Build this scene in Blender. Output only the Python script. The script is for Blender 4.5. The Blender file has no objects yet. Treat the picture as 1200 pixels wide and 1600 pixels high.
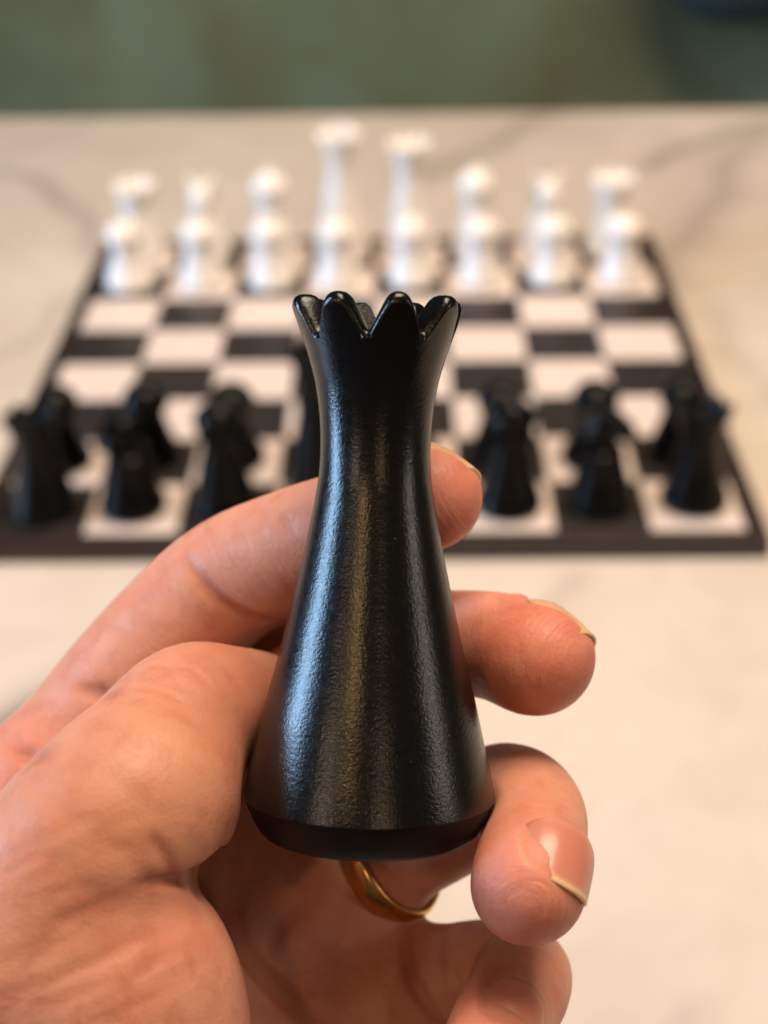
import bpy, bmesh, math, random
import numpy as np
from mathutils import Matrix, Vector

random.seed(7); RNG = np.random.default_rng(7)
sc = bpy.context.scene
COL = sc.collection
PI = math.pi
T = 0.010                      # thickness of the chess board (its top is at z = T, table top z = 0)
S = 0.045                      # side of one square

# ------------------------------------------------------------------ camera
PITCH, YAW, ROLL = math.radians(32.66), math.radians(-1.157), math.radians(-1.056)
FPX = 2219.0                   # focal length in pixels of the 1200 x 1600 photograph
CAM = np.array([0.0200, -0.5614, 0.3712 + T])
_f = np.array([math.sin(YAW)*math.cos(PITCH), math.cos(YAW)*math.cos(PITCH), -math.sin(PITCH)])
_r = np.array([math.cos(YAW), -math.sin(YAW), 0.0]); _u = np.cross(_r, _f)
_c, _s = math.cos(ROLL), math.sin(ROLL)
RIGHT = _c*_r + _s*_u; UP = -_s*_r + _c*_u; FWD = _f
R3 = np.stack([RIGHT, UP, FWD], axis=1)          # view frame (x right, y up, z away) -> world

def V(u, v, z):                # a point of the view frame at distance z behind photo pixel (u, v)
    return np.array([(u-600)/FPX*z, -(v-800)/FPX*z, z])
def W(p):                      # view frame -> world
    return np.asarray(p) @ R3.T + CAM

cam = bpy.data.cameras.new('camera'); camo = bpy.data.objects.new('camera', cam); COL.objects.link(camo)
camo.matrix_world = Matrix(((RIGHT[0], UP[0], -FWD[0], CAM[0]), (RIGHT[1], UP[1], -FWD[1], CAM[1]),
                            (RIGHT[2], UP[2], -FWD[2], CAM[2]), (0, 0, 0, 1)))
cam.sensor_fit = 'VERTICAL'; cam.sensor_height = 24.0; cam.lens = FPX/1600*24.0
cam.clip_start = 0.01; cam.clip_end = 30
cam.dof.use_dof = True; cam.dof.focus_distance = 0.178; cam.dof.aperture_fstop = 9.6
sc.camera = camo

# ------------------------------------------------------------------ light (indoors: window left, lamps above and behind)
w = bpy.data.worlds.new('World'); sc.world = w; w.use_nodes = True
w.node_tree.nodes['Background'].inputs[0].default_value = (1.0, 0.80, 0.62, 1)
w.node_tree.nodes['Background'].inputs[1].default_value = 0.045
sc.view_settings.view_transform = 'Standard'; sc.view_settings.look = 'None'
sc.view_settings.exposure = 1.15; sc.view_settings.gamma = 1.0
sc.cycles.use_denoising = True
sc.cycles.max_bounces = 8
sc.cycles.sample_clamp_indirect = 4.0

def area(name, loc, target, sx, sy, power, col):
    l = bpy.data.lights.new(name, 'AREA'); l.shape = 'RECTANGLE'; l.size = sx; l.size_y = sy
    l.energy = power; l.color = col
    o = bpy.data.objects.new(name, l); COL.objects.link(o); o.location = loc
    d = Vector(target) - Vector(loc); o.rotation_euler = d.to_track_quat('-Z', 'Y').to_euler()
    return o
HX, HY, HZ = 0.02, -0.42, 0.25                            # where the piece is held
def lamp_at(name, az, el, dist, sx, sy, power, col):       # azimuth from the viewer's back, positive to the right
    a_, e_ = math.radians(az), math.radians(el)
    p = (HX + dist*math.cos(e_)*math.sin(a_), HY - dist*math.cos(e_)*math.cos(a_), HZ + dist*math.sin(e_))
    return area(name, p, (HX, HY, HZ), sx, sy, power, col)
lamp_at('window_light', -91, 10, 2.3, 0.46, 1.35, 33, (0.40, 0.66, 1.0))
area('ceiling_panel', (0.32, -0.02, 1.8), (0.15, 0.0, 0), 1.1, 0.9, 22.5, (1.0, 0.80, 0.61))
lamp_at('side_window_light', 80, 17, 2.4, 0.18, 0.7, 2.6, (1.0, 0.88, 0.76))
lamp_at('wall_lamp', -28, 47, 2.0, 0.10, 0.16, 2.3, (1.0, 0.60, 0.25))
lamp_at('wall_lamp', 15, 33, 2.0, 0.09, 0.14, 0.9, (1.0, 0.70, 0.42))
lamp_at('wall_lamp', -47, 29, 2.0, 0.14, 0.14, 1.3, (1.0, 0.76, 0.55))

# ------------------------------------------------------------------ helpers
def tag(o, label=None, cat=None, group=None, kind=None):
    if label: o['label'] = label
    if cat: o['category'] = cat
    if group: o['group'] = group
    if kind: o['kind'] = kind
    return o
def mesh_obj(name, verts, faces, mat=None, parent=None, smooth=False, loc=None):
    me = bpy.data.meshes.new(name); me.from_pydata([tuple(map(float, v)) for v in verts], [], [tuple(f) for f in faces]); me.update()
    return link(name, me, mat, parent, smooth, loc)
def link(name, me, mat=None, parent=None, smooth=False, loc=None):
    o = bpy.data.objects.new(name, me); COL.objects.link(o)
    if mat and not me.materials: me.materials.append(mat)
    if smooth: me.polygons.foreach_set('use_smooth', [True]*len(me.polygons))
    if parent: o.parent = parent
    if loc is not None: o.location = loc
    return o
def empty(name, loc=(0, 0, 0), rz=0.0):
    o = bpy.data.objects.new(name, None); COL.objects.link(o); o.location = loc; o.rotation_euler = (0, 0, rz)
    o.empty_display_size = 0.01
    return o
def copy_tree(o, parent=None):
    c = o.copy(); COL.objects.link(c); c.parent = parent
    for ch in [x for x in bpy.data.objects if x.parent == o]: copy_tree(ch, c)
    return c
def box_bm(bm, x0, x1, y0, y1, z0, z1, bevel=0.0):
    r = bmesh.ops.create_cube(bm, size=1.0)
    for v in r['verts']:
        v.co = Vector(((x0+x1)/2 + v.co.x*(x1-x0), (y0+y1)/2 + v.co.y*(y1-y0), (z0+z1)/2 + v.co.z*(z1-z0)))
    if bevel:
        es = list({e for v in r['verts'] for e in v.link_edges})
        bmesh.ops.bevel(bm, geom=es, offset=bevel, segments=2, affect='EDGES', profile=0.5)
def bm_obj(name, bm, mat=None, parent=None, smooth=False, loc=None):
    me = bpy.data.meshes.new(name); bm.to_mesh(me); bm.free()
    return link(name, me, mat, parent, smooth, loc)
def lathe(profile, n=32, caps=True):
    """profile: list of (r, z); returns verts, faces"""
    vs, fs = [], []
    for r, z in profile:
        for k in range(n):
            a = 2*PI*k/n; vs.append((r*math.cos(a), r*math.sin(a), z))
    m = len(profile)
    for i in range(m-1):
        for k in range(n):
            k2 = (k+1) % n; fs.append((i*n+k, i*n+k2, (i+1)*n+k2, (i+1)*n+k))
    if caps:
        fs.append(tuple(reversed(range(n)))); fs.append(tuple((m-1)*n+k for k in range(n)))
    return vs, fs
def spline(pts, sub):
    """Catmull-Rom through rows of pts"""
    P = np.asarray(pts, float); P = np.vstack([2*P[0]-P[1], P, 2*P[-1]-P[-2]]); out = []
    for i in range(1, len(P)-2):
        for t in np.arange(sub)/sub:
            a, b, c, d = P[i-1], P[i], P[i+1], P[i+2]
            out.append(0.5*((2*b) + (c-a)*t + (2*a-5*b+4*c-d)*t*t + (3*b-a-3*c+d)*t**3))
    out.append(P[-2]); return np.array(out)

# ------------------------------------------------------------------ materials
class NT:
    def __init__(s, name):
        s.m = bpy.data.materials.new(name); s.m.use_nodes = True; s.t = s.m.node_tree
        s.b = s.t.nodes['Principled BSDF']
    def n(s, typ, **kw):
        o = s.t.nodes.new(typ)
        for k, v in kw.items():
            if k[0] == '_': setattr(o, k[1:], v)
            else: o.inputs[k].default_value = v
        return o
    def l(s, a, b): s.t.links.new(a, b)
    def coord(s): return s.n('ShaderNodeTexCoord').outputs['Object']
    def noise(s, scale, detail=4, rough=0.5, vec=None, dist=0.0):
        o = s.n('ShaderNodeTexNoise', Scale=scale, Detail=detail, Roughness=rough, Distortion=dist)
        s.l(vec if vec is not None else s.coord(), o.inputs['Vector']); return o.outputs['Fac']
    def ramp(s, fac, stops):
        o = s.n('ShaderNodeValToRGB'); e = o.color_ramp.elements
        while len(e) > 1: e.remove(e[-1])
        e[0].position = stops[0][0]; e[0].color = (*stops[0][1], 1)
        for p, c in stops[1:]:
            x = e.new(p); x.color = (*c, 1)
        s.l(fac, o.inputs['Fac']); return o.outputs['Color']
    def mix(s, fac, a, b, mode='MIX'):
        o = s.n('ShaderNodeMix', _data_type='RGBA', _blend_type=mode)
        for x, i in ((fac, 0), (a, 6), (b, 7)):
            if hasattr(x, 'is_linked'): s.l(x, o.inputs[i])
            else: o.inputs[i].default_value = x if i == 0 else (*x, 1)
        return o.outputs[2]
    def math(s, op, a, b=0.0):
        o = s.n('ShaderNodeMath', _operation=op)
        for x, i in ((a, 0), (b, 1)):
            if hasattr(x, 'is_linked'): s.l(x, o.inputs[i])
            else: o.inputs[i].default_value = x
        return o.outputs[0]
    def bump(s, h, strength, dist, prev=None):
        o = s.n('ShaderNodeBump', Strength=strength, Distance=dist); s.l(h, o.inputs['Height'])
        if prev is not None: s.l(prev, o.inputs['Normal'])
        return o.outputs['Normal']
    def set(s, **kw):
        for k, v in kw.items():
            k = k.replace('_', ' ')
            if hasattr(v, 'is_linked'): s.l(v, s.b.inputs[k])
            else: s.b.inputs[k].default_value = (*v, 1) if isinstance(v, tuple) and len(v) == 3 and 'Radius' not in k else v
        return s.m

def simple(name, col, rough, var=0.08, scale=60, **kw):
    t = NT(name); n = t.noise(scale, 5)
    c = t.ramp(n, [(0.3, tuple(x*(1-var) for x in col)), (0.7, tuple(min(1, x*(1+var)) for x in col))])
    t.set(Base_Color=c, Roughness=rough, **kw); return t
t = NT('black_lacquer')                                   # the held piece: black paint with an orange-peel skin
n1 = t.noise(2300, 3, 0.55); n2 = t.noise(6000, 2, 0.5); sp = t.noise(900, 2)
h = t.math('ADD', n1, t.math('MULTIPLY', n2, 0.35))
speck = t.ramp(t.noise(1300, 1), [(0.80, (0.0022, 0.0022, 0.0026)), (0.83, (0.05, 0.05, 0.05))])
t.set(Base_Color=speck, Roughness=t.ramp(sp, [(0.3, (0.19,)*3), (0.7, (0.26,)*3)]), Normal=t.bump(h, 0.22, 0.0002), Specular_IOR_Level=0.37)
M_HELD = t.m
t = NT('rough_black'); t.set(Base_Color=(0.006, 0.006, 0.006), Roughness=0.38, Normal=t.bump(t.noise(1700, 4, 0.6), 0.9, 0.0006)); M_HELDIN = t.m
t = simple('matt_black', (0.002, 0.002, 0.002), 0.5, 0.2, 900, Specular_IOR_Level=0.25); M_HELDBASE = t.m
t = simple('black_piece', (0.002, 0.002, 0.0022), 0.24, 0.2, 200, Specular_IOR_Level=0.15); M_BLACK = t.m
t = simple('white_piece', (0.84, 0.78, 0.71), 0.28, 0.02, 200); M_WHITE = t.m
t = simple('light_square', (0.68, 0.575, 0.52), 0.45, 0.03, 90); M_LIGHT = t.m
t = simple('dark_square', (0.024, 0.019, 0.017), 0.38, 0.25, 140, Specular_IOR_Level=0.35); M_DARK = t.m
t = NT('board_frame'); mp = t.n('ShaderNodeMapping'); t.l(t.coord(), mp.inputs['Vector']); mp.inputs['Scale'].default_value = (4, 60, 60)
t.set(Base_Color=t.ramp(t.noise(3, 6, 0.6, mp.outputs['Vector']), [(0.3, (0.012, 0.006, 0.004)), (0.7, (0.030, 0.015, 0.011))]), Roughness=0.42); M_FRAME = t.m
t = NT('gold'); t.set(Base_Color=(0.62, 0.34, 0.11), Metallic=1.0, Roughness=0.24, Normal=t.bump(t.noise(900, 3), 0.08, 0.0002)); M_GOLD = t.m

t = NT('marble')
at = t.n('ShaderNodeAttribute', _attribute_name='vein').outputs['Fac']
cl = t.noise(3.0, 6, 0.55, dist=0.6)
base = t.ramp(cl, [(0.30, (0.48, 0.405, 0.345)), (0.55, (0.61, 0.535, 0.460)), (0.75, (0.66, 0.59, 0.515))])
fine = t.ramp(t.noise(26, 6, 0.6, dist=1.2), [(0.35, (0.93, 0.92, 0.91)), (0.6, (1, 1, 1))])
c = t.mix(1.0, base, fine, 'MULTIPLY')
c = t.mix(t.math('MULTIPLY', at, 0.95), c, (0.20, 0.16, 0.145))
t.set(Base_Color=c, Roughness=0.30, Specular_IOR_Level=0.4); M_MARBLE = t.m

t = NT('green_velvet')
n = t.noise(7, 4, 0.5, dist=0.8)
t.set(Base_Color=t.ramp(n, [(0.3, (0.098, 0.104, 0.048)), (0.55, (0.122, 0.135, 0.066)), (0.75, (0.126, 0.164, 0.098))]), Roughness=0.85,
      Sheen_Weight=0.25, Normal=t.bump(t.noise(900, 3), 0.25, 0.001)); M_GREEN = t.m
t = simple('teal_wall', (0.020, 0.040, 0.042), 0.8, 0.1, 5); M_TEAL = t.m
t = simple('floor_dark', (0.05, 0.035, 0.025), 0.6, 0.2, 8); M_FLOOR = t.m

t = NT('skin')
tone = t.n('ShaderNodeAttribute', _attribute_name='tone').outputs['Color']
along = t.n('ShaderNodeAttribute', _attribute_name='along').outputs['Fac']
mott = t.ramp(t.noise(260, 5, 0.6, dist=0.3), [(0.3, (0.90, 0.80, 0.77)), (0.5, (1, 1, 1)), (0.72, (1.06, 1.05, 1.02))])
blot = t.ramp(t.noise(75, 3, 0.5, dist=0.5), [(0.32, (0.98, 0.85, 0.82)), (0.5, (1, 1, 1)), (0.7, (1.04, 1.09, 1.11))])
col = t.mix(1.0, t.mix(1.0, tone, mott, 'MULTIPLY'), blot, 'MULTIPLY')
# skin lines run across the fingers: noise stretched round the limb, read along it
cmb = t.n('ShaderNodeCombineXYZ'); sepv = t.n('ShaderNodeSeparateXYZ'); t.l(t.coord(), sepv.inputs[0])
t.l(t.math('ADD', t.math('MULTIPLY', along, 2300.0), t.math('MULTIPLY', sepv.outputs[1], 240.0)), cmb.inputs['X'])
t.l(t.math('MULTIPLY', sepv.outputs[0], 240.0), cmb.inputs['Y']); t.l(t.math('MULTIPLY', sepv.outputs[2], 240.0), cmb.inputs['Z'])
lines = t.noise(1.0, 3, 0.55, cmb.outputs[0], 0.4)
b1 = t.bump(lines, 0.32, 0.0005)
vor = t.n('ShaderNodeTexVoronoi', Scale=1900); t.l(t.coord(), vor.inputs['Vector'])
b2 = t.bump(vor.outputs['Distance'], 0.10, 0.0004, b1)
b3 = t.bump(t.noise(330, 4, 0.55), 0.14, 0.0007, b2)
t.set(Base_Color=col, Roughness=t.ramp(t.noise(700, 3), [(0.3, (0.44,)*3), (0.7, (0.56,)*3)]), Normal=b3, Specular_IOR_Level=0.36,
      Subsurface_Weight=0.5, Subsurface_Radius=(1.0, 0.34, 0.18), Subsurface_Scale=0.0035)
M_SKIN = t.m
t = NT('nail')
tone = t.n('ShaderNodeAttribute', _attribute_name='tone').outputs['Color']
t.set(Base_Color=tone, Roughness=0.30, Subsurface_Weight=0.25, Subsurface_Radius=(1.0, 0.4, 0.25), Subsurface_Scale=0.0015, Specular_IOR_Level=0.5,
      Normal=t.bump(t.noise(1400, 2), 0.06, 0.0003)); M_NAIL = t.m

# ------------------------------------------------------------------ table, bench, floor, wall
def seg_dist2(P, a, b):
    ab = b-a; t_ = np.clip(((P-a) @ ab)/(ab @ ab), 0, 1); return np.linalg.norm(P - a - t_[:, None]*ab, axis=1), t_
TX0, TX1, TY0, TY1 = -0.95, 1.05, -0.62, 0.69
nx, ny = 300, 220
gx = np.linspace(TX0+0.004, TX1-0.004, nx); gy = np.linspace(TY0+0.004, TY1-0.004, ny)
GX, GY = np.meshgrid(gx, gy); P = np.stack([GX.ravel(), GY.ravel()], 1)
def wob(P, f, ph): return np.sin(P[:, 0]*f+ph)*np.cos(P[:, 1]*f*1.3+ph*2)
Pw = P + 0.010*np.stack([wob(P, 17, 1.0)+0.5*wob(P, 41, 2.2), wob(P, 19, 0.3)+0.5*wob(P, 37, 4.2)], 1)
def tab(u, v):                # point of the table top seen at a photo pixel
    d = W(V(u, v, 1.0)) - CAM; k = -CAM[2]/d[2]; return (CAM + k*d)[:2]
VEINS = [([(1080, 440), (1060, 380), (1120, 300), (1140, 240), (1200, 205)], 0.020, 0.5),
         ([(1010, 262), (1080, 225), (1150, 205), (1200, 190)], 0.012, 0.8),
         ([(660, 275), (760, 235), (850, 180)], 0.014, 0.6),
         ([(-60, 260), (60, 275), (130, 330), (150, 400)], 0.010, 0.55),
         ([(-30, 560), (60, 515), (120, 460)], 0.008, 0.4),
         ([(-60, 1130), (30, 1080), (110, 1045), (230, 980)], 0.010, 1.0),
         ([(860, 950), (880, 905), (905, 880)], 0.006, 0.35),
         ([(1030, 1585), (1060, 1560)], 0.004, 0.4),
         ([(1180, 620), (1130, 560), (1110, 480)], 0.010, 0.3)]
vein = np.zeros(len(P))
for px, wd, amp in VEINS:
    q = np.array([tab(*p) for p in px])
    d = np.min([seg_dist2(Pw, q[i], q[i+1])[0] for i in range(len(q)-1)], axis=0)
    vein = np.maximum(vein, amp*(0.55*np.exp(-(d/wd)**2) + 0.45*np.exp(-(d/(wd*0.35))**2)))
for k in range(9):            # faint veins over the rest of the slab
    a = np.array([RNG.uniform(TX0, TX1), RNG.uniform(TY0, TY1)]); b = a + np.array([RNG.uniform(0.2, 0.5), RNG.uniform(0.1, 0.35)])
    d = seg_dist2(Pw, a, b)[0]; vein = np.maximum(vein, 0.22*np.exp(-(d/0.007)**2))
def make_table():
    vs = [(x, y, 0.0) for x, y in P]; fs = []
    for j in range(ny-1):
        for i in range(nx-1): fs.append((j*nx+i, j*nx+i+1, (j+1)*nx+i+1, (j+1)*nx+i))
    ring = [i for i in range(nx)] + [j*nx+nx-1 for j in range(1, ny)] + [(ny-1)*nx+i for i in range(nx-2, -1, -1)] + [j*nx for j in range(ny-2, 0, -1)]
    cx, cy = (TX0+TX1)/2, (TY0+TY1)/2; prev = ring
    vv = list(vein)
    for out, z in ((0.003, -0.0012), (0.004, -0.004), (0.004, -0.026), (0.002, -0.03)):
        cur = []
        for r in ring:
            x, y, _ = vs[r]
            ox = out*(1 if x > TX1-0.005 else -1 if x < TX0+0.005 else 0); oy = out*(1 if y > TY1-0.005 else -1 if y < TY0+0.005 else 0)
            cur.append(len(vs)); vs.append((x+ox, y+oy, z)); vv.append(vein[r])
        for k in range(len(ring)):
            k2 = (k+1) % len(ring); fs.append((prev[k], cur[k], cur[k2], prev[k2]))
        prev = cur
    fs.append(tuple(reversed(prev)))
    root = empty('marble_table', ((TX0+TX1)/2, (TY0+TY1)/2, -0.74))
    tag(root, 'veined beige white marble table under the chess board', 'table')
    off = np.array(root.location)
    me_o = mesh_obj('tabletop', np.array(vs)-off, fs, M_MARBLE, root, True)
    at_ = me_o.data.attributes.new('vein', 'FLOAT', 'POINT'); at_.data.foreach_set('value', np.array(vv, np.float32))
    vs2, fs2 = lathe([(0.26, 0), (0.26, 0.02), (0.06, 0.05), (0.05, 0.3), (0.06, 0.66), (0.2, 0.70), (0.2, 0.709)], 40)
    mesh_obj('pedestal', vs2, fs2, M_FRAME, root, True)
make_table()
bm = bmesh.new(); box_bm(bm, -4, 4, -3, 4, -0.79, -0.74); tag(bm_obj('floor', bm, M_FLOOR), kind='structure')
bm = bmesh.new(); box_bm(bm, -4, 4, 1.62, 1.72, -0.74, 2.0); tag(bm_obj('wall', bm, M_TEAL), kind='structure')

def make_bench():
    root = empty('bench', (0, 1.1, -0.74)); tag(root, 'green upholstered bench standing behind the far edge of the marble table', 'bench')
    # seat cushion and back cushion, softly creased
    def cushion(name, x0, x1, y0, y1, z0, z1, seed):
        bm = bmesh.new(); box_bm(bm, x0, x1, y0, y1, z0, z1)
        bmesh.ops.subdivide_edges(bm, edges=bm.edges[:], cuts=60, use_grid_fill=True)
        bmesh.ops.bevel(bm, geom=[e for e in bm.edges if e.calc_face_angle(0) > 1.0], offset=0.02, segments=4, affect='EDGES')
        rr = random.Random(seed); ph = [rr.uniform(0, 6) for _ in range(6)]
        for v in bm.verts:
            x, y, z = v.co
            q = 0.014*math.sin(9*x+5*z+ph[0]+1.5*math.sin(6*z+4*x)) + 0.012*math.sin(24*x-13*z-8*y+ph[1]+2*math.sin(9*x)) + 0.007*math.sin(44*x+14*z+17*y+ph[2]+1.5*math.sin(11*x))
            v.co += Vector((0, -q*1.0, q*0.8))
        return bm_obj(name, bm, M_GREEN, root, True)
    cushion('seat_cushion', -1.9, 1.9, -0.24, 0.22, 0.22, 0.44, 1)
    cushion('back_cushion', -1.9, 1.9, 0.20, 0.40, 0.42, 0.98, 2)
    bm = bmesh.new(); box_bm(bm, -1.88, 1.88, -0.22, 0.40, 0.03, 0.215, 0.01); bm_obj('base', bm, M_FRAME, root)
make_bench()
def make_cushion():
    c = W(V(1190, -75, 1.55)); bm = bmesh.new(); bmesh.ops.create_uvsphere(bm, u_segments=40, v_segments=24, radius=1.0)
    for v in bm.verts:
        x, y, z = v.co; p = lambda t_: math.copysign(abs(t_)**0.55, t_)
        v.co = Vector((p(x)*0.19, y*0.055*(0.4+0.6*math.sqrt(max(0, 1-p(x)**4*0.8))), p(z)*0.15))
    bm.transform(Matrix.Rotation(math.radians(-12), 4, 'Y')); o = bm_obj('cushion', bm, M_TEAL, None, True, (c[0]+0.09, 1.235, c[2]+0.05))
    tag(o, 'dark teal cushion leaning on the green bench at the upper right', 'cushion')
make_cushion()

# ------------------------------------------------------------------ chess board
FR = 0.0098
def make_board():
    root = empty('chess_board', (0, 4*S, 0)); tag(root, 'black and white chequered chess board with dark wooden frame on the marble table', 'chess board')
    bm = bmesh.new(); A = 4*S+FR
    box_bm(bm, -A, A, -A, A, 0.0006, T-0.0022, 0.0006)
    bm_obj('board_base', bm, M_FRAME, root)
    for sx, sy in ((1, 0), (-1, 0), (0, 1), (0, -1)):
        bm = bmesh.new(); e = 4*S+0.0003
        if sx: box_bm(bm, min(sx*e, sx*A), max(sx*e, sx*A), -A, A, T-0.0021, T+0.0002, 0.0007)
        else: box_bm(bm, -e, e, min(sy*e, sy*A), max(sy*e, sy*A), T-0.0021, T+0.0002, 0.0007)
        bm_obj('frame_rail', bm, M_FRAME, root)
    mes = []
    for m in (M_LIGHT, M_DARK):
        bm = bmesh.new(); g = S/2-0.0003; box_bm(bm, -g, g, -g, g, -0.002, 0, 0.0004)
        me = bpy.data.meshes.new('square'); bm.to_mesh(me); bm.free(); me.materials.append(m); mes.append(me)
    for r in range(8):
        for c in range(8):
            light = (r + c) % 2 == 1          # the square at the near right-hand corner is light
            o = bpy.data.objects.new('light_square' if light else 'dark_square', mes[0 if light else 1]); COL.objects.link(o)
            o.parent = root; o.location = ((c-3.5)*S, (r-3.5)*S, T)
make_board()

# ------------------------------------------------------------------ chess pieces of the set
def crown_mesh(r0, z0, r1, z1, n, depth, wall, floor_z, seg=12, tip=0.18):
    """flared ring with n rounded points round its rim; r0 at z0 flares to r1 at z1 (the tips)"""
    N = n*seg; K = 10; vs, fs = [], []
    rows = []
    for k in range(N):
        a = 2*PI*k/N; ph = ((k/seg) % 1.0)*2-1                       # -1..1 between two valleys, 0 at the tip
        f = 1-math.sqrt(ph*ph+tip*tip)+tip*0.55; f = max(0.0, min(1.0, f/(1-tip*0.45)))
        f = f*f*(3-2*f)*0.35 + f*0.65
        top = z1 - depth*(1-f); col = []
        rad = lambda z: r0 + (r1-r0)*((z-z0)/(z1-z0))**1.25
        for j in range(K):
            z = z0 + (top-wall*0.5-z0)*j/(K-1); col.append((rad(z), z))
        rt = rad(top-wall*0.5)
        for j in range(1, 6):
            b = PI*j/6; col.append((rt-wall/2+wall/2*math.cos(b), top-wall*0.5+wall*0.5*math.sin(b)))
        for j in range(6):
            q = j/5; z = (top-wall*0.5)*(1-q)+floor_z*q; col.append((max(rad(max(z, z0))-wall*(1+0.25*q), r0*0.3), z))
        rows.append([(r*math.cos(a), r*math.sin(a), z) for r, z in col])
    M = len(rows[0])
    for r in rows: vs += r
    for k in range(N):
        k2 = (k+1) % N
        for j in range(M-1): fs.append((k*M+j, k2*M+j, k2*M+j+1, k*M+j+1))
    c0 = len(vs); rr = r0*0.45
    for k in range(N): vs.append((0.5*rows[k][-1][0], 0.5*rows[k][-1][1], floor_z+0.05*r0))
    vs.append((0, 0, floor_z+0.10*r0))
    for k in range(N):
        k2 = (k+1) % N; fs.append((k*M+M-1, k2*M+M-1, c0+k2, c0+k)); fs.append((c0+k, c0+k2, c0+N))
    return vs, fs
def body(name, prof, mat, root, n=40, sub=5):
    vs, fs = lathe([(max(r, 1e-5), z) for r, z in spline(prof, sub)], n); return mesh_obj(name, vs, fs, mat, root, True)
def foot(rb, mat, root):
    vs, fs = lathe([(rb*0.88, 0), (rb*0.97, 0.0012), (rb, 0.003), (rb*0.99, 0.005)], 28); mesh_obj('base', vs, fs, mat, root, True)
def piece(kind, mat):
    root = empty('chess_'+kind); s = S
    if kind == 'pawn':
        foot(0.32*s, mat, root)
        body('body', [(0.317*s, 0.10*s), (0.29*s, 0.18*s), (0.225*s, 0.38*s), (0.185*s, 0.55*s), (0.165*s, 0.63*s)], mat, root)
        vs, fs = lathe([(0.245*s*max(math.sin(b), 1e-3), 0.765*s-0.225*s*math.cos(b)) for b in np.linspace(0.5, PI, 12)], 28); mesh_obj('head', vs, fs, mat, root, True)
    elif kind == 'rook':
        foot(0.34*s, mat, root)
        body('body', [(0.337*s, 0.10*s), (0.31*s, 0.20*s), (0.235*s, 0.50*s), (0.195*s, 0.76*s), (0.215*s, 0.90*s)], mat, root)
        vs, fs = crown_mesh(0.215*s, 0.90*s, 0.300*s, 1.20*s, 8, 0.075*s, 0.08*s, 1.04*s); mesh_obj('crown', vs, fs, mat, root, True)
    elif kind == 'bishop':
        foot(0.34*s, mat, root)
        body('body', [(0.337*s, 0.10*s), (0.30*s, 0.22*s), (0.225*s, 0.55*s), (0.175*s, 0.80*s), (0.17*s, 0.88*s)], mat, root)
        body('collar', [(0.165*s, 0.86*s), (0.225*s, 0.89*s), (0.225*s, 0.915*s), (0.165*s, 0.945*s)], mat, root)
        body('mitre', [(0.16*s, 0.925*s), (0.24*s, 1.04*s), (0.235*s, 1.15*s), (0.13*s, 1.27*s), (0.055*s, 1.31*s), (0.055*s, 1.345*s), (0.01*s, 1.38*s)], mat, root)
    elif kind == 'knight':
        foot(0.34*s, mat, root)
        body('body', [(0.337*s, 0.10*s), (0.31*s, 0.20*s), (0.25*s, 0.42*s), (0.21*s, 0.62*s), (0.20*s, 0.70*s)], mat, root)
        out = [(-.18, .68), (-.21, .82), (-.19, .98), (-.11, 1.12), (.02, 1.18), (.12, 1.12), (.23, 1.00), (.31, .91), (.30, .84), (.22, .81), (.13, .86), (.07, .87), (.13, .79), (.18, .68)]
        bm = bmesh.new(); th = 0.125*s
        lo = [bm.verts.new((-th, -x*s, z*s)) for x, z in out]; hi = [bm.verts.new((th, -x*s, z*s)) for x, z in out]
        bm.faces.new(lo); bm.faces.new(list(reversed(hi)))
        for i in range(len(out)): bm.faces.new((lo[i-1], hi[i-1], hi[i], lo[i]))
        bmesh.ops.recalc_face_normals(bm, faces=bm.faces[:])
        bmesh.ops.bevel(bm, geom=bm.edges[:], offset=0.035*s, segments=2, affect='EDGES', clamp_overlap=True)
        bm_obj('horse_head', bm, mat, root, True)
        for sx in (-1, 1):
            vs, fs = lathe([(0.06*s, 1.08*s), (0.055*s, 1.16*s), (0.008*s, 1.28*s)], 10)
            vs = [(x*1.2+sx*(0.09*s+(z-1.08*s)*0.45), y+0.02*s, z) for x, y, z in vs]; mesh_obj('ear', vs, fs, mat, root, True)
    elif kind == 'queen':
        foot(0.38*s, mat, root)
        body('body', [(0.377*s, 0.10*s), (0.35*s, 0.22*s), (0.27*s, 0.65*s), (0.19*s, 1.08*s), (0.17*s, 1.30*s), (0.205*s, 1.50*s)], mat, root)
        vs, fs = crown_mesh(0.20*s, 1.50*s, 0.335*s, 1.76*s, 8, 0.13*s, 0.06*s, 1.60*s); mesh_obj('crown', vs, fs, mat, root, True)
    elif kind == 'king':
        foot(0.38*s, mat, root)
        body('body', [(0.377*s, 0.10*s), (0.35*s, 0.22*s), (0.27*s, 0.70*s), (0.19*s, 1.20*s), (0.165*s, 1.46*s), (0.20*s, 1.65*s)], mat, root)
        vs, fs = crown_mesh(0.20*s, 1.65*s, 0.32*s, 1.92*s, 6, 0.10*s, 0.07*s, 1.76*s); mesh_obj('crown', vs, fs, mat, root, True)
        bm = bmesh.new(); box_bm(bm, -0.035*s, 0.035*s, -0.03*s, 0.03*s, 1.75*s, 2.05*s, 0.008*s); box_bm(bm, -0.09*s, 0.09*s, -0.031*s, 0.031*s, 1.945*s, 2.00*s, 0.008*s)
        bm_obj('cross', bm, mat, root, True)
    root.scale = (1.08, 1.08, 1.0)
    return root
KINDS = ['rook', 'knight', 'bishop', 'king', 'queen', 'bishop', 'knight', 'rook']
ORD = ['leftmost', 'second from left', 'third from left', 'fourth from left', 'fifth from left', 'sixth from left', 'seventh from left', 'rightmost']
def sq(c, r, jit=0.0018): return ((c-3.5)*S + random.uniform(-jit, jit), (r+0.5)*S + random.uniform(-jit, jit), T+0.0003)
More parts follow.
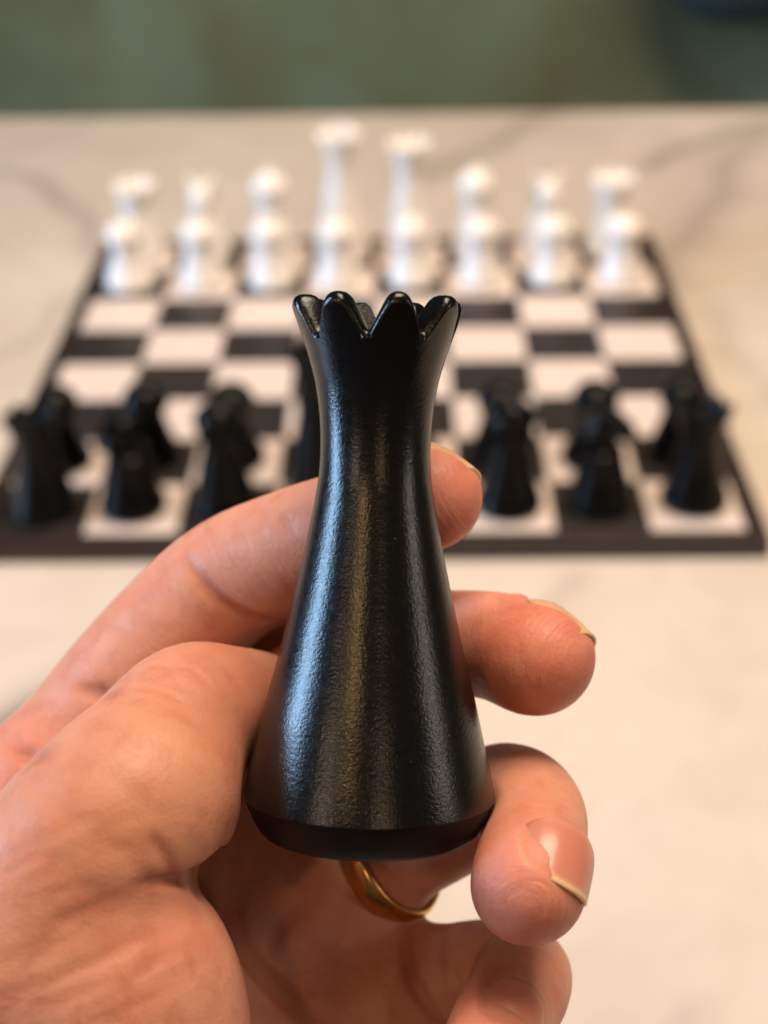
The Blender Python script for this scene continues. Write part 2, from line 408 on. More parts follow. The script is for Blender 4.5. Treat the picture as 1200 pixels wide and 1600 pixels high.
LOOK = {'rook': 'chess rook with flared notched crown', 'knight': 'chess knight with horse head', 'bishop': 'chess bishop with pointed mitre head',
        'king': 'tall chess king with flared top', 'queen': 'tall chess queen with pointed crown'}
for mat, cname, back, front in ((M_WHITE, 'white', 7, 6), (M_BLACK, 'black', 0, 1)):
    protos = {}
    for c, kd in enumerate(KINDS):
        if cname == 'black' and kd == 'queen': continue            # the one taken up in the hand
        if kd not in protos: o = protos[kd] = piece(kd, mat)
        else: o = copy_tree(protos[kd])
        o.location = sq(c, back); o.rotation_euler = (0, 0, random.uniform(-0.3, 0.3) + ((PI/2 if c > 4 else -PI/4) if cname == 'black' else PI) if kd == 'knight' else random.uniform(0, 6))
        where = 'far row' if cname == 'white' else 'near row'
        tag(o, f'{cname} {LOOK[kd]}, {ORD[c]} in the {where}', 'chess piece', f'{cname} pieces in the back row')
    pw = None
    for c in range(8):
        o = piece('pawn', mat) if pw is None else copy_tree(pw)
        if pw is None: pw = o
        o.location = sq(c, front); o.rotation_euler = (0, 0, random.uniform(0, 6))
        tag(o, f'{cname} chess pawn with a ball head, {ORD[c]} of the {cname} pawns', 'chess pawn', f'{cname} pawns in a row')

# ------------------------------------------------------------------ the held queen
TILT = math.radians(4.0)
QB = V(576, 1296, 0.1845)                                # centre of its bottom face, view frame
_top = V(591, 464, 0.1845-0.0700*math.sin(TILT)); QA = (_top-QB); QL = np.linalg.norm(QA); QA /= QL
SIL = [(463, 145), (480, 137), (500, 128.5), (520, 121), (560, 107.5), (600, 96.5), (650, 89), (700, 86.5), (750, 89), (800, 97.5), (850, 107), (900, 117.5), (950, 129),
       (1000, 140.5), (1050, 153), (1100, 165.5), (1150, 177), (1200, 189), (1236, 197)]
ts = np.linspace(-0.02, 1.05, 600)*QL
pv = np.array([QB+t_*QA for t_ in ts]); vv_ = 800 - pv[:, 1]/pv[:, 2]*FPX
def t_of_v(v): return float(np.interp(-v, -vv_, ts))
def z_of_t(t_): return (QB+t_*QA)[2]
PROF = sorted((t_of_v(v), hw*z_of_t(t_of_v(v))/FPX) for v, hw in SIL)       # (height, radius)
PROF = [(t_, r*0.996) for t_, r in PROF]
PT = np.array([p[0] for p in PROF]); PR = np.array([p[1] for p in PROF])
RB = PR[0]; TB = PT[0]
def q_radius(t_):
    return np.interp(t_, np.concatenate([[0.0, TB*0.35, TB*0.8], PT]), np.concatenate([[RB*0.87, RB*0.93, RB*0.985], PR]))
def make_held():
    # its own frame: z along its axis
    ax = R3 @ QA; zx = ax; xx = RIGHT - (RIGHT @ zx)*zx; xx /= np.linalg.norm(xx); yx = np.cross(zx, xx)
    root = empty('chess_queen'); root.matrix_world = Matrix(((xx[0], yx[0], zx[0], W(QB)[0]), (xx[1], yx[1], zx[1], W(QB)[1]), (xx[2], yx[2], zx[2], W(QB)[2]), (0, 0, 0, 1)))
    tag(root, 'large black chess queen with a crown of rounded points held up in the hand', 'chess piece')
    tc = t_of_v(534)                                     # crown joint
    vs, fs = lathe([(RB*0.02, 0.0004), (RB*0.80, 0.0004), (RB*0.855, 0.0002), (RB*0.885, 0.0007), (RB*0.925, TB*0.38), (RB*0.965, TB*0.66), (RB*0.985, TB*0.83), (RB*0.996, TB*0.94), (RB*0.9985, TB*1.02)], 224)
    mesh_obj('base', vs, fs, M_HELDBASE, root, True)
    sel = [(TB*0.98, RB*0.997)] + [(t_, r) for t_, r in PROF if t_ < tc-0.0005] + [(tc, float(q_radius(tc)))]
    sp_ = spline([(r, t_) for t_, r in sel], 8)
    vs, fs = lathe([(r, z) for r, z in sp_], 224, False); mesh_obj('body', vs, fs, M_HELD, root, True)
    # crown: eight rounded points
    n, seg, K = 8, 28, 22; N = n*seg; tip = t_of_v(464); dep = t_of_v(464)-t_of_v(520); wall = 0.0034; rows = []
    tr = spline([(float(q_radius(t_)), t_) for t_ in np.linspace(tc-0.0002, QL*1.02, 9)], 6)
    rad = lambda z: float(np.interp(z, tr[:, 1], tr[:, 0]))
    A0 = math.radians(-90-30)                            # first point 30 degrees left of the one facing the viewer
    for k in range(N):
        a = A0 + 2*PI*(k/N) ; ph = ((k/seg+0.5) % 1.0)*2-1
        x = abs(ph)
        if x < 0.38: f = 1-0.17*(x/0.38)**2.6
        elif x < 0.90: f = 0.83-(x-0.38)/(0.52)*0.79
        else: f = 0.04*(1-((x-0.90)/0.10))**2
        top = tip - dep*(1-f); col = []
        for j in range(K):
            z = tc + (top-wall*0.42-tc)*j/(K-1); col.append((rad(z), z))
        zt = top-wall*0.42; rt = rad(zt)
        for j in range(1, 9):
            b = PI*j/9; col.append((rt-wall/2+wall/2*math.copysign(abs(math.cos(b))**0.75, math.cos(b)), zt+wall*0.42*math.sin(b)**0.75))
        zf = tip-dep-0.0012
        for j in range(8):
            q = j/7; z = zt*(1-q)+zf*q; col.append((max(rad(max(z, tc))-wall*(1+0.55*q), 0.003), z))
        rows.append([(r*math.cos(a), r*math.sin(a), z) for r, z in col])
    M = len(rows[0]); vs = [p for r in rows for p in r]; fs = []
    for k in range(N):
        k2 = (k+1) % N
        for j in range(M-1): fs.append((k*M+j, k2*M+j, k2*M+j+1, k*M+j+1))
    c0 = len(vs)
    for q, dz in ((0.7, 0.0002), (0.4, 0.0012), (0.15, 0.0018)):
        for k in range(N): vs.append((rows[k][-1][0]*q, rows[k][-1][1]*q, rows[k][-1][2]+dz))
    for k in range(N):
        k2 = (k+1) % N; fs.append((k*M+M-1, k2*M+M-1, c0+k2, c0+k))
        for j in range(2): fs.append((c0+j*N+k, c0+j*N+k2, c0+(j+1)*N+k2, c0+(j+1)*N+k))
    fs.append(tuple(c0+2*N+k for k in range(N)))
    o = mesh_obj('crown', vs, fs, M_HELD, root, True)
    o.data.materials.append(M_HELDIN)
    mi = []
    for k in range(N):
        mi += [1 if j > K+5 else 0 for j in range(M-1)]
    mi += [1]*(len(fs)-len(mi)); o.data.polygons.foreach_set('material_index', mi)
    return root
HELD = make_held()

# ------------------------------------------------------------------ the hand: a distance field, meshed as one surface
HV = 0.00045
LO = np.array([-0.125, -0.150, 0.118]); HI = np.array([0.036, 0.022, 0.236])
NG = np.ceil((HI-LO)/HV).astype(int)
AX = [ (LO[i]+HV*np.arange(NG[i])).astype(np.float32) for i in range(3)]
BIG = np.float32(0.03)
def sub_idx(lo, hi):
    i0 = np.clip(np.floor((lo-LO)/HV).astype(int), 0, NG); i1 = np.clip(np.ceil((hi-LO)/HV).astype(int)+1, 0, NG); return tuple(slice(a, b) for a, b in zip(i0, i1))
def coords(sl): return AX[0][sl[0]][:, None, None], AX[1][sl[1]][None, :, None], AX[2][sl[2]][None, None, :]
def cap(x, y, z, a, b, ra, rb):
    ab = b-a; L2 = float(ab @ ab)+1e-12
    px, py, pz = x-np.float32(a[0]), y-np.float32(a[1]), z-np.float32(a[2])
    t_ = np.clip((px*np.float32(ab[0]) + py*np.float32(ab[1]) + pz*np.float32(ab[2]))/np.float32(L2), 0, 1)
    dx, dy, dz = px-t_*np.float32(ab[0]), py-t_*np.float32(ab[1]), pz-t_*np.float32(ab[2])
    return np.sqrt(dx*dx+dy*dy+dz*dz) - (np.float32(ra)+t_*np.float32(rb-ra))
def smin(a, b, k):
    h = np.maximum(k-np.abs(a-b), 0)/k; return np.minimum(a, b) - h*h*np.float32(k*0.25)
def chain(pts, sub=5, mg=0.014):
    """pts rows (u, v, z, r): field of a limb through them"""
    q = np.array([[*V(u, v, z), r] for u, v, z, r in pts]); sp_ = spline(q, sub) if len(q) > 1 else q
    lo = (sp_[:, :3]-sp_[:, 3:]).min(0)-mg; hi = (sp_[:, :3]+sp_[:, 3:]).max(0)+mg; sl = sub_idx(lo, hi)
    x, y, z = coords(sl); F = np.full([s_.stop-s_.start for s_ in sl], BIG, np.float32)
    for i in range(len(sp_)-1):
        a, b = sp_[i], sp_[i+1]; l2 = np.minimum(a[:3]-a[3], b[:3]-b[3])-mg; h2 = np.maximum(a[:3]+a[3], b[:3]+b[3])+mg
        s2 = sub_idx(l2, h2); r_ = tuple(slice(max(s_.start, t_.start)-t_.start, max(min(s_.stop, t_.stop)-t_.start, 0)) for s_, t_ in zip(s2, sl))
        xx, yy, zz = x[r_[0]], y[:, r_[1]], z[:, :, r_[2]]
        F[r_] = np.minimum(F[r_], cap(xx, yy, zz, a[:3], b[:3], a[3], b[3]))
    return sl, F
def ball(F, sl, u, v, z, r, k=0.003, sc_=(1, 1, 1)):
    c = V(u, v, z); x, y, zz = coords(sl)
    d = np.sqrt(((x-np.float32(c[0]))/sc_[0])**2+((y-np.float32(c[1]))/sc_[1])**2+((zz-np.float32(c[2]))/sc_[2])**2)-np.float32(r)
    return smin(F, d, np.float32(k))

FING = {   # rows (u, v, z, r), knuckle to tip
 'index':  [(66, 1250, .2080, .0104), (205, 1066, .2095, .0101), (340, 922, .2085, .0095), (450, 864, .2045, .0090), (560, 818, .1995, .0078), (620, 795, .1962, .0071), (676, 774, .1935, .0065)],
 'middle': [(240, 1330, .2120, .0096), (370, 1132, .2210, .0098), (500, 1028, .2190, .0092), (620, 1008, .2110, .0079), (735, 1005, .2010, .0075), (800, 1015, .1960, .0076), (846, 1024, .1915, .0071)],
 'ring':   [(420, 1440, .2140, .0092), (600, 1338, .2090, .0083), (755, 1258, .2040, .0078), (803, 1246, .1985, .0074), (832, 1275, .1890, .0071), (830, 1330, .1790, .0069), (826, 1380, .1712, .0065)],
 'pinky':  [(590, 1600, .2050, .0084), (710, 1530, .2030, .0076), (805, 1520, .1980, .0070), (812, 1545, .1900, .0067), (790, 1585, .1820, .0064), (768, 1640, .1740, .0062), (752, 1690, .1690, .0058)],
 'thumb':  [(30, 1470, .1760, .0142), (165, 1295, .1770, .0128), (240, 1195, .1840, .0110), (296, 1122, .1900, .0099), (350, 1116, .1945, .0094), (400, 1118, .1985, .0089), (440, 1126, .2015, .0078)],
}
def build_hand():
    G = np.full(NG, BIG, np.float32)
    # palm: metacarpals, ball of the thumb, heel of the hand, wrist
    PALM = [[(62, 1243, .2060, .0098), (-260, 1650, .2000, .0120)], [(240, 1330, .2120, .0100), (-220, 1760, .2030, .0125)],
            [(420, 1440, .2130, .0098), (-150, 1850, .2030, .0125)], [(590, 1600, .2070, .0094), (-20, 1960, .2000, .0130)],
            [(30, 1500, .1790, .0145), (-300, 1760, .1880, .0180)], [(330, 1285, .2160, .0095), (520, 1375, .2150, .0088)], [(310, 1360, .2030, .0080), (355, 1480, .2010, .0082)], [(400, 1400, .2140, .0105), (560, 1500, .2110, .0095)], [(-300, 1760, .1960, .0190), (-520, 2020, .1960, .0200)], [(-60, 1960, .1960, .0190), (-380, 2200, .1960, .0200)],
            [(120, 1420, .1950, .0090), (420, 1560, .1990, .0080)], [(60, 1560, .1900, .0120), (330, 1760, .2010, .0120)]]
    Pm = np.full(NG, BIG, np.float32)
    for c in PALM:
        sl, F = chain(c, 1, 0.02); Pm[sl] = smin(Pm[sl], F, np.float32(0.010))
    full = tuple(slice(0, n) for n in NG)
    Pm = ball(Pm, full, 155, 1535, .1765, .0158, 0.008, (1.0, 1.0, 0.95))      # ball of the thumb
    Pm = ball(Pm, full, 172, 1700, .1780, .0170, 0.010, (1.0, 1.2, 0.9))
    G = Pm.copy()
    for name in ('index', 'middle', 'ring', 'pinky', 'thumb'):
        pts = FING[name]; sl, F = chain(pts, 5)
        a = pts[-1]; b = pts[-2]
        if name in ('middle', 'ring'):
            F = ball(F, sl, a[0]*0.75+b[0]*0.25-2, a[1]*0.75+b[1]*0.25+ (14 if name == 'middle' else 22), (a[2]*0.75+b[2]*0.25)-0.0006, a[3]*0.94, 0.003)
        if name == 'index': F = ball(F, sl, 668, 782, .1930, .0062, 0.003)
        if name == 'thumb': F = ball(F, sl, 240, 1248, .1790, .0103, 0.005)
        kk = 0.006 if name != 'thumb' else 0.0035
        G[sl] = np.minimum(G[sl], smin(F, Pm[sl], np.float32(kk)))
    # the fold between the thumb and its ball opens towards the palm
    for a, b, ra, rb in ((V(258, 1373, .1688), V(300, 1372, .1722), 0.00002, 0.0013), (V(300, 1372, .1722), V(338, 1368, .1760), 0.0013, 0.0034), (V(338, 1368, .1760), V(352, 1368, .1815), 0.0034, 0.0036)):
        sl = sub_idx(np.minimum(a, b)-0.012, np.maximum(a, b)+0.012); x, y, z = coords(sl)
        G[sl] = -smin(-G[sl], cap(x, y, z, a, b, ra, rb), np.float32(0.0009))
    # skin yields where it is pressed against the held piece
    lo = np.minimum(QB, QB+QA*QL)-0.02; hi = np.maximum(QB, QB+QA*QL)+0.02; sl = sub_idx(lo, hi); x, y, z = coords(sl)
    px, py, pz = x-np.float32(QB[0]), y-np.float32(QB[1]), z-np.float32(QB[2]); t_ = px*np.float32(QA[0])+py*np.float32(QA[1])+pz*np.float32(QA[2])
    rr = np.sqrt(np.maximum(px*px+py*py+pz*pz-t_*t_, 0)); qd = np.maximum(rr-q_radius(t_).astype(np.float32), -t_) 
    G[sl] = -smin(-G[sl], qd-np.float32(0.00005), np.float32(0.0012))
    return G
G = build_hand()
def sample(Gr, p):
    q = (np.asarray(p)-LO)/HV; i = np.clip(np.floor(q).astype(int), 0, NG-2); f = np.clip(q-i, 0, 1)
    if q.ndim == 1: i = i[None]; f = f[None]
    o = 0
    for dx in (0, 1):
        for dy in (0, 1):
            for dz in (0, 1):
                wgt = (f[:, 0] if dx else 1-f[:, 0])*(f[:, 1] if dy else 1-f[:, 1])*(f[:, 2] if dz else 1-f[:, 2])
                o = o + wgt*Gr[i[:, 0]+dx, i[:, 1]+dy, i[:, 2]+dz]
    return o
def hit(u, v, z0=0.125, z1=0.232, skip=0.0):
    """first skin point along the sight line of a photo pixel"""
    zs = np.arange(z0, z1, 0.0002); p = np.stack([V(u, v, z_) for z_ in zs]); d = sample(G, p)
    k = np.argmax(d < 0)
    return p[k] if d[k] < 0 else None
def crease(pts, width, depth, z0=0.125, sub=6, open_=False):
    q = spline(np.array(pts, float), sub); P3 = [hit(u, v, z0) for u, v in q]; P3 = [p for p in P3 if p is not None]
    n = len(P3); mg = 3.2*width
    for i in range(n-1):
        a, b = P3[i], P3[i+1]
        if np.linalg.norm(a-b) > 0.006: continue
        CRE.append((a, b, width, depth*min(1, 2.5*min(n if open_ else i+1, n-1-i)/n)))
CRE = []
# thumb: fold at the big joint, joint wrinkles, palm lines over the ball of the thumb
crease([(280, 1373), (262, 1375), (238, 1377), (205, 1385)], 0.0007, 0.0009, open_=True)
crease([(215, 1388), (160, 1412), (90, 1440), (20, 1458)], 0.0007, 0.00028)
crease([(270, 1372), (264, 1348), (248, 1322), (230, 1305)], 0.0008, 0.0005, open_=True)
for pts, wd, dp in [([(205, 1078), (250, 1082), (305, 1108)], .0005, .00026), ([(265, 1040), (300, 1048), (340, 1085)], .0005, .00026),
                    ([(345, 1035), (365, 1065), (380, 1088)], .0005, .00024),
                    ([(0, 1345), (90, 1300), (150, 1280), (205, 1290)], .0006, .00012), ([(60, 1390), (110, 1335), (160, 1330), (215, 1350)], .0006, .00012),
                    ([(0, 1575), (90, 1530), (170, 1490), (240, 1455)], .0006, .00032), ([(30, 1600), (120, 1555), (200, 1520)], .0006, .00026), ([(0, 1500), (70, 1482), (130, 1450)], .0006, .00024),
                    ([(150, 1590), (230, 1560), (310, 1520)], .0006, .00024)]:
    crease(pts, wd, dp)
rc_ = random.Random(11)
for k in range(26):           # finer palm lines over the ball of the thumb
    u0 = rc_.uniform(-20, 200); v0 = 1470 + (k % 13)*13 + rc_.uniform(-8, 8); ln_ = rc_.uniform(60, 170); sl_ = rc_.uniform(-0.62, -0.38)
    crease([(u0, v0), (u0+ln_*0.5, v0+sl_*ln_*0.5+rc_.uniform(-5, 5)), (u0+ln_, v0+sl_*ln_)], .0005, rc_.uniform(.00012, .00028))
for k in range(14):           # and across the root of the thumb
    u0 = rc_.uniform(-10, 160); v0 = rc_.uniform(1270, 1440); ln_ = rc_.uniform(40, 110); sl_ = rc_.uniform(-0.55, 0.05)
    crease([(u0, v0), (u0+ln_*0.5, v0+sl_*ln_*0.5-6), (u0+ln_, v0+sl_*ln_)], .0005, rc_.uniform(.00009, .00020))
# index: joint folds
crease([(292, 868), (310, 900), (345, 935), (395, 962), (445, 972)], 0.0008, 0.0011, 0.17)
crease([(300, 885), (330, 925), (370, 950)], 0.0006, 0.0004, 0.17)
crease([(118, 1072), (150, 1082), (185, 1088)], 0.0010, 0.0008, 0.17)
crease([(20, 1170), (50, 1183), (75, 1180)], 0.0011, 0.0008, 0.17)
crease([(440, 800), (452, 820), (462, 842)], 0.0006, 0.0003, 0.17)
# palm and finger roots
crease([(374, 1330), (368, 1400), (370, 1445), (390, 1492), (435, 1545), (490, 1598), (530, 1640)], 0.0011, 0.0034, 0.178)
crease([(420, 1500), (440, 1450), (480, 1400)], 0.0012, 0.0006, 0.182)
crease([(640, 1432), (634, 1480), (645, 1530), (670, 1575), (700, 1610)], 0.0008, 0.0020, 0.175)
crease([(545, 1400), (600, 1425), (640, 1436)], 0.0008, 0.0010, 0.175)
crease([(700, 1450), (694, 1490), (702, 1520)], 0.0007, 0.0004, 0.175)
for a, b, wd, dp in CRE:
    mg = 3*wd; sl = sub_idx(np.minimum(a, b)-mg, np.maximum(a, b)+mg); x, y, z = coords(sl)
    d = cap(x, y, z, a, b, 0.0, 0.0)
    if min(G[sl].shape) == 0: continue
    G0 = G[sl]; add = np.float32(dp)*np.exp(-(d/np.float32(wd))**2)
    try: ACC
    except NameError: ACC = np.zeros(NG, np.float32)
    ACC[sl] = np.maximum(ACC[sl], add)
G += ACC

# ---- nails: sunk plates that follow the finger tip
NAILS = {}  # name: (centre pixel/depth on the axis, length dir, normal, half width, length, free edge)
def nrm(v): v = np.asarray(v, float); return v/np.linalg.norm(v)
def nail(name, c, l, n, hw, ln, free, rc=0.0062, lift=0.0, lc=0.0012, cu=0.0007):
    c = V(*c); n = nrm(n); l = nrm(np.asarray(l)-np.dot(l, n)*n); wv = np.cross(l, n)
    s_ = 0.0
    zs = np.arange(0, 0.016, 0.0001); d = sample(G, np.stack([c+n*q for q in zs])); k = np.argmax(d > 0); o = c+n*zs[k]
    NAILS[name] = dict(o=o, l=l, n=n, w=wv, hw=hw, ln=ln, free=free, rc=rc, lift=lift, lc=lc, cu=cu)
nail('ring', (800, 1394, .1785), (-.22, -.58, -.78), (.42, .54, -.72), .0053, .0094, .0008, 0.0060, 0.0001, -.0002, .0010)
nail('pinky', (782, 1612, .1768), (-.18, -.35, -.9), (.25, .74, -.62), .0043, .0085, .0014, 0.0055)
nail('middle', (846, 1022, .1918), (.80, -.30, -.45), (.46, .73, .22), .0050, .0110, .0018, 0.0064, 0.0004, .0022, .0020)
nail('index', (668, 776, .1938), (.86, .0, -.30), (.44, .79, .20), .0048, .0104, .0018, 0.0064, 0.0005, .0017, .0016)
for nm, q in NAILS.items():
    R_ = 0.012; sl = sub_idx(q['o']-R_, q['o']+R_); x, y, z = coords(sl)
    px, py, pz = x-np.float32(q['o'][0]), y-np.float32(q['o'][1]), z-np.float32(q['o'][2])
    a = px*np.float32(q['w'][0])+py*np.float32(q['w'][1])+pz*np.float32(q['w'][2]); b = px*np.float32(q['l'][0])+py*np.float32(q['l'][1])+pz*np.float32(q['l'][2])
    c = px*np.float32(q['n'][0])+py*np.float32(q['n'][1])+pz*np.float32(q['n'][2])
    e = (np.abs(a)/q['hw'])**3.0 + (np.abs(b+0.0006)/(q['ln']*0.5))**3.0
    m = 1/(1+np.exp((e-1.0)*7.0)); m = m*(c < 0.003)/(1+np.exp(-(c+0.0022)/0.0004))/(1+np.exp((b-q['ln']*0.42)/0.0004))
    G[sl] += (0.00055*m - 0.00028*np.exp(-((e-1.45)/0.5)**2)*(c < 0.003)/(1+np.exp(-(c+0.0026)/0.0004))/(1+np.exp((b-q['ln']*0.30)/0.0005))).astype(np.float32)

def surface_nets(Gr):
    ins = Gr < 0; nx_, ny_, nz_ = Gr.shape
    cnt = np.zeros((nx_-1, ny_-1, nz_-1), np.int8)
    for dx in (0, 1):
        for dy in (0, 1):
            for dz in (0, 1): cnt += ins[dx:nx_-1+dx, dy:ny_-1+dy, dz:nz_-1+dz]
    act = (cnt > 0) & (cnt < 8); idx = np.argwhere(act); vid = np.full(act.shape, -1, np.int32); vid[act] = np.arange(len(idx))
    acc = np.zeros((len(idx), 3)); num = np.zeros(len(idx))
    corners = [(dx, dy, dz) for dx in (0, 1) for dy in (0, 1) for dz in (0, 1)]
    for a in corners:
        for ax_ in range(3):
            if a[ax_] == 1: continue
            b = list(a); b[ax_] = 1
            ga = Gr[idx[:, 0]+a[0], idx[:, 1]+a[1], idx[:, 2]+a[2]]; gb = Gr[idx[:, 0]+b[0], idx[:, 1]+b[1], idx[:, 2]+b[2]]
            m = (ga < 0) != (gb < 0); t_ = np.where(m, ga/np.where(m, ga-gb, 1), 0)
            for q in range(3): acc[:, q] += np.where(m, a[q] + (t_ if q == ax_ else 0), 0)
            num += m
    P_ = LO + HV*(idx + acc/num[:, None])
    quads = []
    for ax_ in range(3):
        o1, o2 = [(1, 2), (2, 0), (0, 1)][ax_]
        sA = [slice(None)]*3; sB = [slice(None)]*3; sA[ax_] = slice(0, -1); sB[ax_] = slice(1, None)
        ch = ins[tuple(sA)] != ins[tuple(sB)]; e = np.argwhere(ch)
        ok = (e[:, o1] > 0) & (e[:, o2] > 0) & (e[:, o1] < Gr.shape[o1]-1) & (e[:, o2] < Gr.shape[o2]-1); e = e[ok]
        flip = ins[e[:, 0], e[:, 1], e[:, 2]]
        def g(d1, d2):
            k = e.copy(); k[:, o1] -= d1; k[:, o2] -= d2; return vid[k[:, 0], k[:, 1], k[:, 2]]
        Q = np.stack([g(1, 1), g(0, 1), g(0, 0), g(1, 0)], 1); Q[~flip] = Q[~flip][:, ::-1]; quads.append(Q)
    return P_, np.vstack(quads)
G[0] = G[-1] = BIG; G[:, 0] = G[:, -1] = BIG; G[:, :, 0] = G[:, :, -1] = BIG
HP, HQ = surface_nets(G)
def grad(p, e=HV*0.9):
    g = np.stack([sample(G, p+np.eye(3)[i]*e)-sample(G, p-np.eye(3)[i]*e) for i in range(3)], 1); return g/(np.linalg.norm(g, axis=1, keepdims=True)+1e-12)
def relax(P_, Q, it):
    for _ in range(it):
        s_ = np.zeros_like(P_); c_ = np.zeros(len(P_))
        for i in range(4):
            for j in (1, 3):
                np.add.at(s_, Q[:, i], P_[Q[:, (i+j) % 4]]); np.add.at(c_, Q[:, i], 1)
        P_ = P_*0.5 + 0.5*s_/np.maximum(c_, 1)[:, None]
    return P_
HP = relax(HP, HQ, 3)
HP = HP - grad(HP)*sample(G, HP)[:, None].clip(-0.0004, 0.0004)
HP = relax(HP, HQ, 3)

# ---- skin tones that stay with the skin: redder finger ends and joints, tanner back of the thumb
tone = np.tile(np.array([0.500, 0.222, 0.148]), (len(HP), 1))
def blend(c, r, colr, amt):
    global tone
    d = np.linalg.norm(HP-c, axis=1); m = (amt*np.exp(-(d/r)**2))[:, None]; tone = tone*(1-m)+np.array(colr)*m
for nm, r in (('index', .011), ('middle', .011), ('ring', .009), ('pinky', .010)):
    a = FING[nm][-1]; blend(V(*a[:3]), r, (0.60, 0.190, 0.135), 0.8)
blend(V(300, 1100, .155), .020, (0.45, 0.200, 0.092), 0.8); blend(V(150, 1250, .142), .020, (0.46, 0.200, 0.100), 0.6)
blend(V(200, 1000, .198), .022, (0.56, 0.255, 0.170), 0.7); blend(V(400, 860, .195), .016, (0.57, 0.25, 0.165), 0.7); blend(V(30, 1190, .197), .010, (0.58, 0.22, 0.15), 0.5)
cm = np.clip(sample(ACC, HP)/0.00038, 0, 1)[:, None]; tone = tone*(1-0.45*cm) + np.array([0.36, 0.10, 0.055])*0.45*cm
best = np.full(len(HP), 1e9); along = np.zeros(len(HP)); off_ = 0.0
for name, pts in FING.items():
    q = spline(np.array([[*V(u, v, z), r] for u, v, z, r in pts]), 4); run = 0.0
    a0 = q[0, :3]-nrm(q[1, :3]-q[0, :3])*0.06; q = np.vstack([np.append(a0, q[0, 3]), q, np.append(q[-1, :3]+nrm(q[-1, :3]-q[-3, :3])*0.01, q[-1, 3])])
    for i in range(len(q)-1):
        a, b = q[i, :3], q[i+1, :3]; ab = b-a; L_ = np.linalg.norm(ab); t_ = np.clip((HP-a) @ ab/(L_*L_), 0, 1)
        d = np.linalg.norm(HP-a-t_[:, None]*ab, axis=1)-q[i, 3]; m = d < best; best[m] = d[m]; i0 = 7 if name == 'thumb' else 1; along[m] = (run+t_*L_*(i >= i0))[m]; run += L_*(i >= i0)
HO = W(V(150, 1500, .19))
me = bpy.data.meshes.new('hand'); me.vertices.add(len(HP)); me.vertices.foreach_set('co', (W(HP)-HO).astype(np.float32).ravel())
me.loops.add(HQ.size); me.loops.foreach_set('vertex_index', HQ.astype(np.int32).ravel()); me.polygons.add(len(HQ))
me.polygons.foreach_set('loop_start', np.arange(0, HQ.size, 4, dtype=np.int32)); me.update(calc_edges=True); me.validate()
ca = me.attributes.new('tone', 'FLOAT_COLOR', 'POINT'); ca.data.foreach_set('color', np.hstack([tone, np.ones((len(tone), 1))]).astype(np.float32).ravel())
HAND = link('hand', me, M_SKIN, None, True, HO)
fa = me.attributes.new('along', 'FLOAT', 'POINT'); fa.data.foreach_set('value', along.astype(np.float32))
tag(HAND, 'bare left hand with palm to the viewer holding up the large black chess piece', 'hand')
print('hand verts', len(HP))

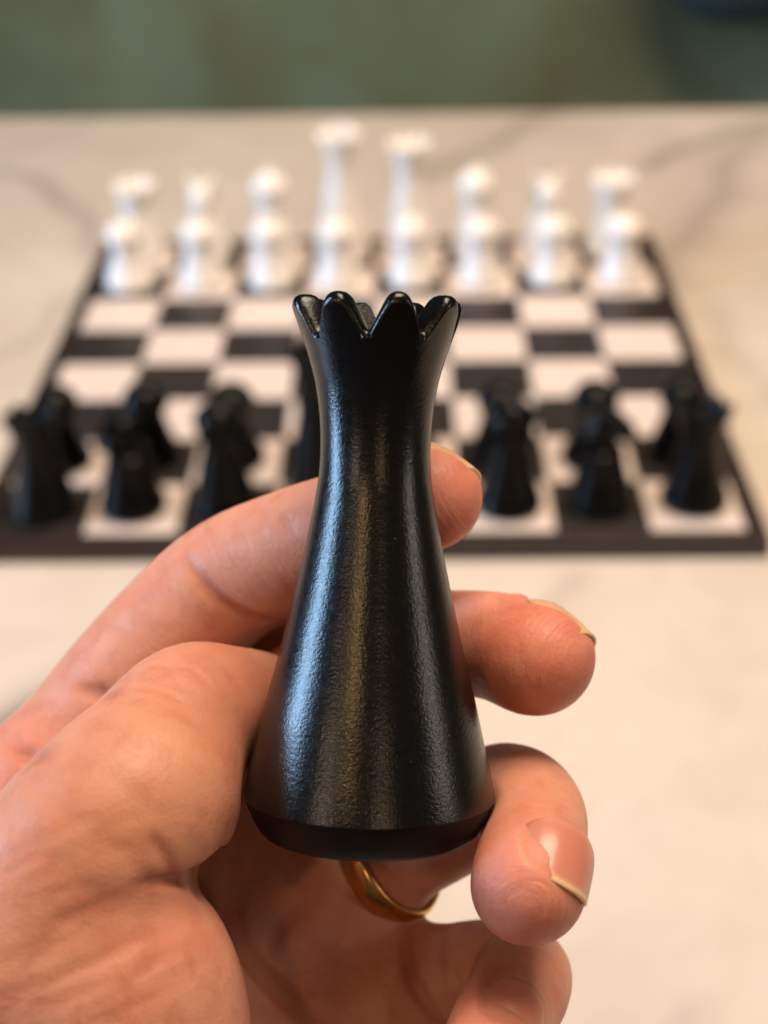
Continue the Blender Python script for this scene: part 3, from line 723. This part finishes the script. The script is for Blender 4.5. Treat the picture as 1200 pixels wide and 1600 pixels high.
def build_nail(nm, q):
    na, nb = 17, 21; top, bot, cols = [], [], []
    for j in range(nb):
        b = -1 + 2*j/(nb-1)
        wid = (1-abs(min(b+0.25, 0)/0.75)**2.6*0.75)*(1-0.06*max(b, 0)) if b < 1 else 0.94
        for i in range(na):
            a = -1+2*i/(na-1)
            x = a*wid*q['hw']; yy = b*q['ln']/2 - (0.10*q['ln']*a*a if b > 0.6 else 0.10*q['ln']*a*a*max(0, (b+0.2)/0.8))
            zc = -(q['rc']-math.sqrt(max(q['rc']**2-x*x, 1e-9))) - q['lc']*((b)*0.5+0.5)**2 - q['cu']*max(0, -b)**2
            p = q['o'] + q['w']*x + q['l']*yy + q['n']*(zc+q['lift'])
            top.append(p)
            f = (yy-(q['ln']/2-q['free']) + 0.10*q['ln']*a*a)/0.0003; f = min(1, max(0, f*0.5+0.5))
            lun = max(0, min(1, (-b-0.6)/0.2))*0.15
            cbase = (np.array([0.58, 0.33, 0.20]) if nm in ('middle', 'index') else np.array([0.47, 0.175, 0.122]))*(1-lun)+np.array([0.70, 0.43, 0.36])*lun
            cols.append(cbase*(1-f)+np.array([0.60, 0.40, 0.23])*f)
    top = np.array(top); bot = top - q['n']*0.00045; vs = np.vstack([top, bot]); N_ = len(top); fs = []
    for j in range(nb-1):
        for i in range(na-1):
            k = j*na+i; fs.append((k, k+1, k+na+1, k+na)); fs.append((N_+k, N_+k+na, N_+k+na+1, N_+k+1))
    per = [i for i in range(na)] + [j*na+na-1 for j in range(1, nb)] + [(nb-1)*na+i for i in range(na-2, -1, -1)] + [j*na for j in range(nb-2, 0, -1)]
    for k in range(len(per)):
        k2 = (k+1) % len(per); fs.append((per[k2], per[k], N_+per[k], N_+per[k2]))
    o = mesh_obj('fingernail', W(vs)-HO, fs, M_NAIL, HAND, True)
    cc = np.vstack([cols, cols]); at_ = o.data.attributes.new('tone', 'FLOAT_COLOR', 'POINT')
    at_.data.foreach_set('color', np.hstack([cc, np.ones((len(cc), 1))]).astype(np.float32).ravel())
    bm = bmesh.new(); bm.from_mesh(o.data); bmesh.ops.recalc_face_normals(bm, faces=bm.faces[:]); bm.to_mesh(o.data); bm.free()
for nm, q in NAILS.items(): build_nail(nm, q)

# ------------------------------------------------------------------ gold ring on the ring finger
def make_ring():
    c = V(607, 1331, .2092); ax = nrm(V(760, 1262, .2040)-V(420, 1440, .2130)); ax = nrm(ax + np.array([0.0, 0.0, -0.26]))
    e1 = nrm(np.cross(ax, [0, 0, 1.0])); e2 = np.cross(ax, e1); R_ = 0.0095; n = 72
    pr = [(-0.0002, -0.0021), (0.0005, -0.00205), (0.0009, -0.0014), (0.00105, 0.0), (0.0009, 0.0014), (0.0005, 0.00205), (-0.0002, 0.0021)]
    vs, fs = [], []
    for k in range(n):
        a = 2*PI*k/n; d = e1*math.cos(a)+e2*math.sin(a)
        for r, h in pr: vs.append(c + d*(R_+r) + ax*h)
    m = len(pr)
    for k in range(n):
        k2 = (k+1) % n
        for j in range(m): fs.append((k*m+j, k*m+(j+1) % m, k2*m+(j+1) % m, k2*m+j))
    wc = W(c); o = mesh_obj('ring', W(np.array(vs))-wc, fs, M_GOLD, None, True, wc)
    bm = bmesh.new(); bm.from_mesh(o.data); bmesh.ops.recalc_face_normals(bm, faces=bm.faces[:]); bm.to_mesh(o.data); bm.free()
    tag(o, 'plain gold ring worn at the root of the ring finger below the black queen', 'ring')
make_ring()
